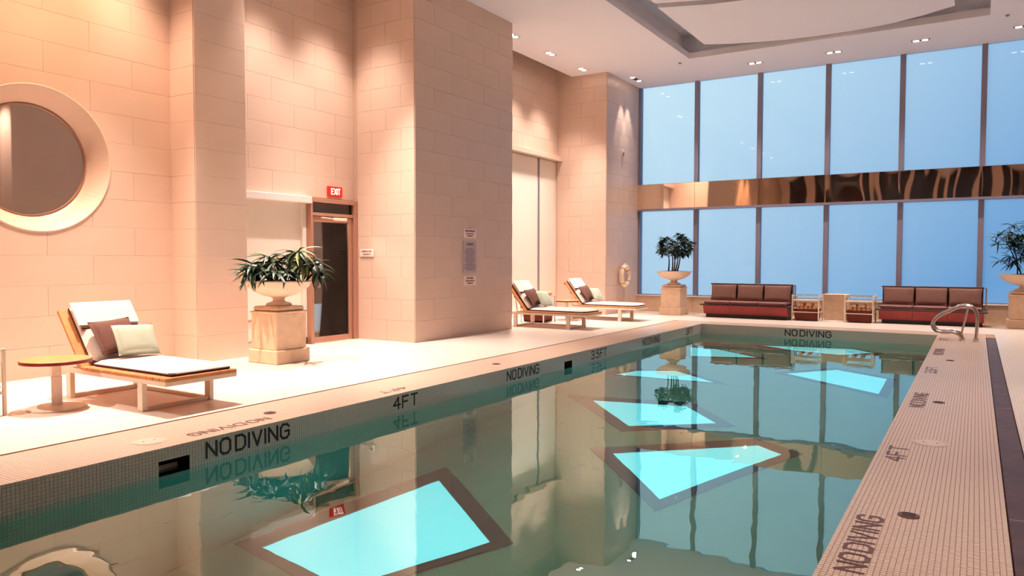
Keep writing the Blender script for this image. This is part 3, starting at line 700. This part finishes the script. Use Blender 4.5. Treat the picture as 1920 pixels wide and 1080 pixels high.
t = thing('small_wall_sign', (xs_, 11.18, 1.88), 'small pink sign topmost of three on the broad pillar', 'sign')
MB().box(0, 0.012, -0.2, 0.2, -0.085, 0.085, 0.004).build('plate', 'signp', t); textlines(t, [(0.025, 0.035, 0.85), (-0.02, 0.025, 0.7), (-0.06, 0.025, 0.5)], 0.36, 'signt')
t = thing('pool_rules_sign', (xs_, 11.18, 1.445), 'tall grey notice between two small signs on broad pillar', 'sign')
MB().box(0, 0.012, -0.21, 0.21, -0.29, 0.29, 0.004).build('plate', 'signg', t)
textlines(t, [(0.215, 0.04, 0.55)]+[(0.14-0.032*k, 0.014, 0.85 if k % 4 else 0.6) for k in range(13)], 0.38, 'signt')
t = thing('small_wall_sign', (xs_, 11.18, 1.01), 'small pink sign lowest of three on the broad pillar', 'sign')
MB().box(0, 0.012, -0.2, 0.2, -0.09, 0.09, 0.004).build('plate', 'signp', t); textlines(t, [(0.03, 0.035, 0.6), (-0.02, 0.03, 0.75), (-0.065, 0.03, 0.5)], 0.36, 'signt')
t = thing('small_wall_sign', (-9.01, 9.615, 1.51), 'small pink sign on tiled wall right of the glass door', 'sign')
MB().box(-0.16, 0.16, -0.012, 0, -0.065, 0.065, 0.004).build('plate', 'signp', t); textlines(t, [(0.015, 0.025, 0.85), (-0.035, 0.022, 0.6)], 0.28, 'signt', 'y')

# ------------------------------------------------------------------ pedestals and planters
def pedestal(x_, y_, label):
    t = thing('stone_pedestal', (x_, y_, 0), label, 'pedestal', 'stone pedestals under planters')
    MB().box(-0.29, 0.29, -0.29, 0.29, 0, 0.185, 0.012).build('plinth', 'stone', t)
    MB().box(-0.255, 0.255, -0.255, 0.255, 0.185, 0.665, 0.008).build('shaft', 'stone', t)
    MB().box(-0.27, 0.27, -0.27, 0.27, 0.665, 0.70, 0.008).box(-0.25, 0.25, -0.25, 0.25, 0.70, 0.765, 0.03).build('cap', 'stone', t)
    return t
def leafmesh(length, width, droop, n=6, fold=0.3):
    v = []; f = []
    for i in range(n+1):
        s_ = i/n; wv = width*math.sin(PI*min(1, 0.08+s_*0.92))**0.8*(1-0.25*s_)
        if i == n: wv = 0.001
        xx = length*s_*(1-0.12*droop*s_); zz = -droop*length*0.55*s_*s_
        v += [(xx, -wv/2, zz+fold*wv*0.5), (xx, 0, zz), (xx, wv/2, zz+fold*wv*0.5)]
    for i in range(n):
        a = 3*i; f += [(a, a+3, a+4, a+1), (a+1, a+4, a+5, a+2)]
    return v, f
def leaf_mat4(p, az, el, roll=0.0):
    return Matrix.Translation(p) @ Matrix.Rotation(az, 4, 'Z') @ Matrix.Rotation(-el, 4, 'Y') @ Matrix.Rotation(roll, 4, 'X')
def urn(x_, y_, label, style, seed):
    rnd = random.Random(seed)
    t = thing('urn_planter', (x_, y_, 0.766), label, 'planter', 'urn planters on pedestals')
    MB().lathe([(0.17, 0.0), (0.17, 0.025), (0.15, 0.04), (0.085, 0.06), (0.075, 0.09), (0.10, 0.115), (0.12, 0.125)], 36).build('foot', 'urn', t, smooth=True)
    MB().lathe([(0.12, 0.12), (0.22, 0.145), (0.33, 0.20), (0.40, 0.26), (0.43, 0.315), (0.44, 0.33), (0.435, 0.345), (0.40, 0.345), (0.39, 0.32), (0.36, 0.29), (0.0001, 0.27)], 48).build('bowl', 'urn', t, smooth=True)
    MB().lathe([(0.37, 0.30), (0.30, 0.335), (0.15, 0.35), (0.0001, 0.36)], 28).build('soil', 'soil', t)
    if style == 'near':
        lms = []
        for k, (L_, W_, D_) in enumerate([(0.30, 0.060, 1.0), (0.26, 0.055, 1.4), (0.34, 0.050, 0.6)]):
            for mname in ('leaf', 'leaf2'):
                v, f = leafmesh(L_, W_, D_); me = bpy.data.meshes.new('leaf'); me.from_pydata(v, [], f); me.update(); me.materials.append(M[mname]); lms.append(me)
        heads = [(-0.28, -0.22, 0.44), (0.28, -0.3, 0.46), (-0.08, -0.38, 0.46), (0.3, 0.25, 0.60), (-0.24, -0.1, 0.52), (-0.2, -0.26, 0.50), (-0.12, -0.32, 0.56), (0.05, -0.34, 0.52), (0.16, -0.22, 0.58), (-0.05, -0.12, 0.66), (-0.2, 0.05, 0.64), (0.3, -0.1, 0.50), (0.36, 0.12, 0.62), (0.42, -0.02, 0.74), (0.18, 0.12, 0.72), (0.50, 0.22, 0.56), (0.40, 0.30, 0.46), (0.02, 0.25, 0.60)]
        for (hx, hy, hz) in heads:
            b = Vector((hx*0.35, hy*0.35, 0.33)); h = Vector((hx, hy, hz)); mid = (b+h)/2+Vector((0, 0, 0.06))
            MB().tube(smooth_curve([b, mid, h], 4), 0.007, 6, r2=0.004).build('stem', 'stem', t)
            nl = 14
            for k in range(nl):
                az = 2*PI*k/nl+rnd.uniform(-.25, .25); el = rnd.uniform(-0.7, 0.6)
                dry = (hz > 0.6 and rnd.random() < 0.45)
                me = lms[rnd.randrange(3)*2+(1 if dry else 0)]
                o = bpy.data.objects.new('leaf', me); COL.objects.link(o); o.parent = t
                o.matrix_local = leaf_mat4(h, az, el, rnd.uniform(-.6, .6))
    else:
        stems = [((-0.14, -0.02), (-0.16, 0.0, 0.92)), ((0.02, 0.03), (0.10, 0.04, 0.98)), ((0.1, -0.05), (0.2, -0.1, 0.85)), ((-0.04, 0.1), (-0.05, 0.15, 1.02)), ((-0.02, -0.08), (-0.02, -0.14, 0.9))] if style == 'bushy' else \
                [((-0.12, -0.02), (-0.18, 0.0, 0.85)), ((0.0, 0.03), (0.02, 0.04, 1.1)), ((0.1, -0.05), (0.2, -0.1, 0.95)), ((0.16, 0.1), (0.32, 0.1, 0.8)), ((-0.05, -0.08), (-0.3, -0.1, 0.98))]
        q = MB()
        for (bx, by), (tx, ty, tz) in stems:
            q = MB().tube(smooth_curve([(bx, by, 0.32), ((bx+tx)/2+0.02, (by+ty)/2, 0.6), (tx, ty, tz)], 4), 0.022 if style == 'bushy' else 0.014, 7, r2=0.01); q.build('stem', 'stem', t)
        fol = MB()
        for si in range(80 if style == 'bushy' else 52):
            (bx, by), (tx, ty, tz) = stems[si % 5]
            if style == 'bushy':
                a = rnd.uniform(0, 2*PI); rr = 0.46*math.sqrt(rnd.random()); h = Vector((rr*math.cos(a)+0.02, rr*math.sin(a), 0.88+0.40*math.sqrt(max(0, 1-(rr/0.5)**2))*rnd.uniform(-0.5, 1)))
                nl, L_, W_ = 9, 0.17, 0.050
            else:
                h = Vector((tx, ty, tz))+Vector((rnd.uniform(-.28, .28), rnd.uniform(-.28, .28), rnd.uniform(-.38, .25))); nl, L_, W_ = 12, 0.26, 0.036
            fol.tube([Vector((tx, ty, min(tz, h.z))), h], 0.004, 4)
            for k in range(nl):
                az = 2*PI*k/nl+rnd.uniform(-.3, .3); el = rnd.uniform(-0.4, 0.9)
                v, f = leafmesh(L_*rnd.uniform(.8, 1.1), W_, rnd.uniform(0.4, 1.1), 4)
                mt = leaf_mat4(h, az, el, rnd.uniform(-.6, .6)); fol.add([mt @ Vector(p) for p in v], f)
        fol.build('foliage', 'leaf', t, kind='stuff')
    return t
pedestal(-8.08, 6.88, 'stone pedestal between slim pillar and glass door'); urn(-8.08, 6.88, 'urn planter with drooping leaves beside the glass door', 'near', 3)
pedestal(-6.56, 18.28, 'stone pedestal under the bushy planter left of the sofas'); urn(-6.56, 18.28, 'urn planter with a bushy small tree left of the sofas', 'bushy', 5)
pedestal(0.84, 18.5, 'stone pedestal right of the far right sofa'); urn(0.84, 18.5, 'urn planter with spiky palm leaves right of the sofas', 'spiky', 9)

# ------------------------------------------------------------------ loungers
def pillow(name, w_, d, h, m, mtx, label, group=None):
    inv = Matrix.Translation(mtx.to_translation())
    q = MB().cushion(w_, d, h, inv.inverted() @ mtx)
    o = q.build(name, m, smooth=True, loc=mtx.to_translation()); tag(o, label, 'pillow', group); return o
def make_lounger():
    """foot end at local x=+1.0, head towards -x; width along y 0..0.75"""
    t = thing('sun_lounger', (0, 0, 0), 'x', 'lounger', 'sun loungers on the left deck')
    W = 0.75; zt_ = 0.335
    # frame: rails
    q = MB()
    for y_ in (0.0, W-0.045): q.box(-0.74, 0.98, y_, y_+0.045, 0.262, 0.305, 0.004)
    for x_ in (-0.74, 0.935): q.box(x_, x_+0.045, 0.045, W-0.045, 0.262, 0.305, 0.004)
    q.build('frame', 'whitemetal', t)
    for x_ in (-0.70, 0.54):
        for y_ in (0.0, W-0.05): MB().box(x_, x_+0.08, y_, y_+0.05, 0, 0.262, 0.004).build('leg', 'whitemetal', t)
        MB().box(x_+0.015, x_+0.065, 0.05, W-0.05, 0, 0.04, 0.004).build('cross_bar', 'whitemetal', t)
    MB().box(-0.62, 0.54, W-0.048, W-0.008, 0.0, 0.035, 0.004).build('floor_rail', 'whitemetal', t)
    # slats of the seat platform
    k = 0; x_ = -0.40
    while x_ < 0.96:
        MB().box(x_, x_+0.092, 0.0, W, 0.305, zt_, 0.004).build('slat', 'teak', t); x_ += 0.099
    # backrest: hinge at x=-0.38, rises to x=-0.86,z=0.90
    A = math.atan2(0.57, 0.44); Lb = 0.70; hinge = Vector((-0.40, 0, 0.325))
    R = Matrix.Translation(hinge) @ Matrix.Rotation(PI, 4, 'Z') @ Matrix.Rotation(-A, 4, 'Y')
    # local: x up along the board, y -> -y after rot
    def place(m_): m_.v = [tuple(R @ Vector(p)) for p in m_.v]; return m_
    place(MB().box(0, Lb, -W, 0, -0.03, 0.0, 0.004)).build('back_board', 'teak', t)
    for s_ in (0.12, 0.38, 0.64): place(MB().box(s_, s_+0.05, -W+0.02, -0.02, -0.055, -0.03, 0.004)).build('back_batten', 'redteak', t)
    MB().tube([(-0.66, 0.1, 0.29), tuple(R @ Vector((0.45, -0.1, -0.05)))], 0.012, 8).tube([(-0.66, W-0.1, 0.29), tuple(R @ Vector((0.45, -W+0.1, -0.05)))], 0.012, 8).build('back_prop', 'whitemetal', t)
    # mattress
    MB().box(-0.36, 0.93, 0.09, W-0.03, 0.336, 0.365, 0.012).build('mattress_base', 'piping', t)
    q = MB(); n1, n2 = 26, 12
    def pad(x0, x1, y0, y1, z0, z1, name, fn=None):
        q = MB(); N1, N2 = 22, 12; vv = []
        for i in range(N1+1):
            for j in range(N2+1):
                a = -1+2*i/N1; b = -1+2*j/N2
                e = max(0, (1-abs(a)**8)*(1-abs(b)**6))**0.35
                px = x0+(x1-x0)*(a+1)/2; py = y0+(y1-y0)*(b+1)/2
                pz = z0+(z1-z0)*e+0.003*noise.noise(Vector((px*7, py*7, 0)))*e
                vv.append((px, py, pz))
        ff = [(i*(N2+1)+j, (i+1)*(N2+1)+j, (i+1)*(N2+1)+j+1, i*(N2+1)+j+1) for i in range(N1) for j in range(N2)]
        q.add(vv, ff)
        if fn: fn(q)
        return q.build(name, 'terry', t, smooth=True)
    pad(-0.36, 0.925, 0.095, W-0.035, 0.36, 0.405, 'seat_mattress')
    place(MB().box(0.02, Lb+0.01, -W+0.03, -0.09, 0.002, 0.04, 0.012)).build('back_mattress_base', 'piping', t)
    pad(0.03, Lb+0.0, -W+0.035, -0.095, 0.035, 0.085, 'back_mattress', place)
    place(MB().box(0.43, Lb+0.025, -W+0.025, -0.085, 0.075, 0.095, 0.009)).build('head_towel', 'terry', t)
    place(MB().box(0.40, 0.43, -W+0.05, -0.11, 0.07, 0.09, 0.008)).build('head_strap', 'piping', t)
    t['R'] = 0; del t['R']
    return t, R
lg, RB = make_lounger()
def set_lounger(o, x_, y_, label): o.location = (x_, y_, 0); o['label'] = label
spots = [(-7.05, 3.90, 'sun lounger with brown and sage pillows below the round mirror'), (-7.48, 13.1, 'far sun lounger partly hidden behind the broad pillar'), (-7.42, 15.5, 'far sun lounger in front of the corner pillar')]
for i, (x_, y_, l_) in enumerate(spots):
    o = lg if i == 0 else copy_tree(lg)
    set_lounger(o, x_, y_, l_)
    T = Matrix.Translation((x_, y_, 0))
    def on_back(up_, side, lift, w_, lean, tw):
        # pillow standing on the seat and leaning on the backrest
        return T @ RB @ Matrix.Translation((up_, -side, lift)) @ Matrix.Rotation(lean, 4, 'Y') @ Matrix.Rotation(tw, 4, 'Z')
    where = ('near lounger below the mirror', 'far lounger beside the broad pillar', 'far lounger at the corner pillar')[i]
    pillow('throw_pillow', 0.40, 0.44, 0.12, 'brownpillow', on_back(0.235, 0.36, 0.16, 0, -0.06, 0.08), 'brown woven pillow leaning on the '+where)
    pillow('throw_pillow', 0.35, 0.44, 0.12, 'sage', on_back(0.085, 0.45, 0.305, 0, -0.12, -0.05), 'pale sage pillow in front on the '+where)

# side tables
def make_side_table():
    t = thing('side_table', (0, 0, 0), 'x', 'table', 'round side tables by the loungers')
    MB().lathe([(0.25, 0.0), (0.25, 0.012), (0.235, 0.02), (0.06, 0.028), (0.045, 0.035)], 40).build('base', 'whitemetal', t, label='round cream base plate')
    MB().lathe([(0.045, 0.03), (0.045, 0.30), (0.038, 0.31), (0.036, 0.44)], 20).build('column', 'whitemetal', t)
    MB().lathe([(0.28, 0.43), (0.295, 0.436), (0.295, 0.462), (0.29, 0.466), (0.0001, 0.466)], 48).build('table_top', 'teak', t)
    MB().lathe([(0.297, 0.432), (0.299, 0.435), (0.299, 0.460), (0.297, 0.462)], 48).build('edge_band', 'redteak', t)
    return t
st = make_side_table(); st.location = (-7.28, 3.58, 0); st['label'] = 'round orange topped side table beside the near lounger'
s2 = copy_tree(st); s2.location = (-7.98, 15.12, 0); s2['label'] = 'round side table between the towel table and far lounger'

# ------------------------------------------------------------------ towel tables
def make_towel_table():
    t = thing('towel_table', (0, 0, 0), 'x', 'table', 'white framed towel tables')
    w_, d, h = 0.60, 0.55, 0.60; r = 0.028
    for x_ in (0, w_-r):
        for y_ in (0, d-r): MB().box(x_, x_+r, y_, y_+r, 0, h, 0.003).build('leg', 'whitemetal', t)
    q = MB()
    for z_ in (h-0.03, 0.19):
        for y_ in (0, d-r): q.box(r, w_-r, y_+0.003, y_+r-0.003, z_, z_+0.022)
        for x_ in (0, w_-r): q.box(x_+0.003, x_+r-0.003, r, d-r, z_, z_+0.022)
    q.build('rails', 'whitemetal', t)
    MB().box(0.02, w_-0.02, 0.02, d-0.02, h-0.145, h-0.12, 0.003).build('shelf', 'whitemetal', t)
    MB().box(0.028, w_-0.028, 0.028, d-0.028, h-0.008, h-0.002).build('glass_top', 'clear', t)
    # basket: open tapered box
    q = MB(); a, b, c_, e_ = 0.06, w_-0.06, 0.05, d-0.05; z0_, z1_ = 0.02, 0.27
    for k in range(9):
        za = z0_+(z1_-z0_)*k/9; zb = z0_+(z1_-z0_)*(k+1)/9-0.004; g = 0.02*(k/9)
        q.box(a-g, b+g, c_-g, c_-g+0.015, za, zb).box(a-g, b+g, e_+g-0.015, e_+g, za, zb).box(a-g, a-g+0.015, c_-g, e_+g, za, zb).box(b+g-0.015, b+g, c_-g, e_+g, za, zb)
    q.box(a, b, c_, e_, z0_, z0_+0.02)
    q.build('basket', 'basket', t)
    return t
def towel_roll(x_, y_, z_, r, L_, ang, label, group):
    q = MB(); n = 26; prof = []
    for k in range(40):
        th = k*0.42; rr = r*(0.18+0.82*k/39); prof.append((rr*math.cos(th), rr*math.sin(th)))
    for s_ in (-L_/2, L_/2):
        pass
    q.lathe([(0.0001, -L_/2), (r*0.3, -L_/2-0.004), (r*0.6, -L_/2), (r*0.9, -L_/2-0.003), (r, -L_/2+0.012), (r*1.02, 0), (r, L_/2-0.012), (r*0.9, L_/2+0.003), (r*0.6, L_/2), (r*0.3, L_/2+0.004), (0.0001, L_/2)], 18, axis='x')
    o = q.build('rolled_towel', 'towel', smooth=True, loc=(x_, y_, z_)); o.rotation_euler = (0, 0, ang)
    return tag(o, label, 'towel', group)
tt = make_towel_table()
TT = [(-7.93, 2.63, 'white towel table at the left beside the round side table', 'peach towel roll in the nearest towel basket'),
      (-8.62, 14.1, 'white towel table with peach towels between the far loungers', 'peach towel roll in basket between far loungers'),
      (-3.61, 17.95, 'white towel table beside the left sofa', 'peach towel roll in basket beside left sofa'),
      (-2.50, 18.02, 'white towel table beside the right sofa', 'peach towel roll in basket beside right sofa')]
for i, (x_, y_, l_, tl) in enumerate(TT):
    o = tt if i == 0 else copy_tree(tt); o.location = (x_, y_, 0); o['label'] = l_
    ORD = ('leftmost', 'second from left', 'middle', 'second from right', 'rightmost')
    for k in range(5): towel_roll(x_+0.12+0.09*k, y_+0.275, 0.285, 0.042, 0.40, PI/2+random.uniform(-.01, .01), tl+', '+ORD[k], 'rolled peach towels')
    for k in range(2): towel_roll(x_+0.20+0.18*k, y_+0.275, 0.365, 0.040, 0.36, PI/2+random.uniform(-.03, .03), tl+', '+('left', 'right')[k]+' on top', 'rolled peach towels')
    if i == 1:
        for k in range(5): towel_roll(x_+0.10+0.10*k, y_+0.275, 0.645, 0.043, 0.42, PI/2+random.uniform(-.03, .03), 'peach towel on top of the far towel table, '+ORD[k], 'rolled peach towels')
t = thing('stone_block', (-2.76, 18.75, 0), 'low beige stone block between the two sofa towel tables', 'block')
MB().box(-0.25, 0.25, -0.2, 0.2, 0, 0.58, 0.01).build('body', 'stone', t); MB().box(-0.26, 0.26, -0.21, 0.21, 0.58, 0.60, 0.005).build('cap', 'stone', t)

# ------------------------------------------------------------------ sofas
def make_sofa():
    """front at y=0, x 0..2.05, depth 0.8"""
    t = thing('lounge_sofa', (0, 0, 0), 'x', 'sofa', 'three seat sofas by the windows')
    W, D = 2.05, 0.80
    MB().box(0.10, W-0.06, 0.10, D-0.05, 0, 0.09).build('plinth', 'black', t)
    for k in range(3):
        a = 0.04+k*(W-0.07)/3
        MB().prism([(0.10+0.0, 0.085), (D-0.03, 0.085), (D-0.03, 0.29), (0.03, 0.29)], a+0.003, a+(W-0.07)/3-0.003, axis='x').build('apron_panel', 'redteak', t)
    MB().box(-0.03, W+0.03, 0.0, D, 0.29, 0.325, 0.006).build('platform', 'darkwood', t)
    for k in range(3):
        w1 = (W-0.12)/3; a = 0.06+k*w1
        MB().box(a+0.006, a+w1-0.006, 0.012, D-0.16, 0.325, 0.40, 0.022).build('seat_cushion', 'sofaseat', t, smooth=False)
        s_ = MB().box(a+0.012, a+w1-0.012, 0.004, 0.02, 0.385, 0.402, 0.004).build('piping', 'paleedge', t)
        mt = Matrix.Translation((a+w1/2, D-0.16, 0.595)) @ Matrix.Rotation(math.radians(78), 4, 'X')
        MB().cushion(w1-0.02, 0.40, 0.16, mt, 12, 0.22, 3.5).build('back_cushion', 'sofa', t, smooth=True)
    q = MB().box(0.05, W-0.05, D-0.09, D-0.055, 0.325, 0.80, 0.006).box(0.03, W-0.03, D-0.11, D-0.04, 0.785, 0.815, 0.006)
    q.build('back_frame', 'darkwood', t)
    for x_ in (W,):
        MB().tube([(x_, D-0.30, 0.33), (x_, D-0.22, 0.80), (x_, D-0.05, 0.80), (x_, D-0.05, 0.33)], 0.013, 8).build('side_frame', 'steel' if x_ else 'darkwood', t)
    return t
so = make_sofa(); so.location = (-5.70, 17.80, 0); so['label'] = 'russet three seat sofa left of the towel tables'
sb = copy_tree(so); sb.location = (-1.86, 18.18, 0); sb['label'] = 'russet three seat sofa behind the handrail'

# ------------------------------------------------------------------ life ring, handrails
t = thing('life_ring', (XP+0.105, 18.08, 0.98), 'cream life ring with rope hung on the corner pillar', 'life ring')
ringp = [(0.02, 0.235*math.cos(a*2*PI/48), 0.235*math.sin(a*2*PI/48)) for a in range(48)]
MB().tube(ringp, 0.062, 14, closed=True).build('ring', 'ring', t, smooth=True)
for k in range(4):
    a0 = PI/4+k*PI/2
    MB().tube([(0.02+0.066*math.cos(b), math.cos(a0)*(0.235+0.066*math.sin(b)), math.sin(a0)*(0.235+0.066*math.sin(b))) for b in [j*2*PI/14 for j in range(14)]], 0.012, 6, closed=True).build('ring_band', 'teak', t)
rp_ = []
for k in range(65):
    a = k*2*PI/64; rr = 0.30+0.025*abs(math.sin(2*(a-PI/4))); rp_.append((0.03, rr*math.cos(a), rr*math.sin(a)))
MB().tube(rp_[:-1], 0.007, 6, closed=True).build('rope', 'whitemetal', t)
MB().tube(smooth_curve([(0.03, 0.02, -0.31), (0.02, 0.05, -0.5), (0.0, 0.0, -0.72), (0.0, 0.04, -0.82)]), 0.007, 6).build('rope_tail', 'whitemetal', t)
MB().tube([(-0.05, 0, 0.25), (0.06, 0, 0.25), (0.06, 0, 0.30)], 0.01, 8).build('hook', 'steel', t)
for y_, l_ in ((15.0, 'polished looped handrail at the far right pool corner, nearer of the pair'), (15.42, 'polished looped handrail at the far right pool corner, farther of the pair')):
    t = thing('pool_handrail', (0, y_, 0), l_, 'handrail')
    path = [(0.02, 0, 0.012), (0.03, 0, 0.25), (0.03, 0, 0.44), (-0.02, 0, 0.56), (-0.13, 0, 0.60), (-0.24, 0, 0.585), (-0.38, 0, 0.51), (-0.52, 0, 0.43), (-0.61, 0, 0.34), (-0.64, 0, 0.26), (-0.60, 0, 0.17), (-0.48, 0, 0.135), (-0.33, 0, 0.14), (-0.24, 0, 0.11), (-0.20, 0, 0.06), (-0.19, 0, 0.012)]
    MB().tube(smooth_curve(path, 5), 0.027, 12).build('rail', 'railm', t, smooth=True)
    MB().tube(smooth_curve([(-0.10, 0, 0.60), (-0.15, 0, 0.35), (-0.20, 0, 0.10)], 4), 0.016, 10).build('inner_post', 'railm', t, smooth=True)
    for x_ in (0.02, -0.19): MB().lathe([(0.05, 0.0), (0.05, 0.008), (0.03, 0.02), (0.024, 0.03)], 20, (x_, 0, 0)).build('base_flange', 'railm', t)
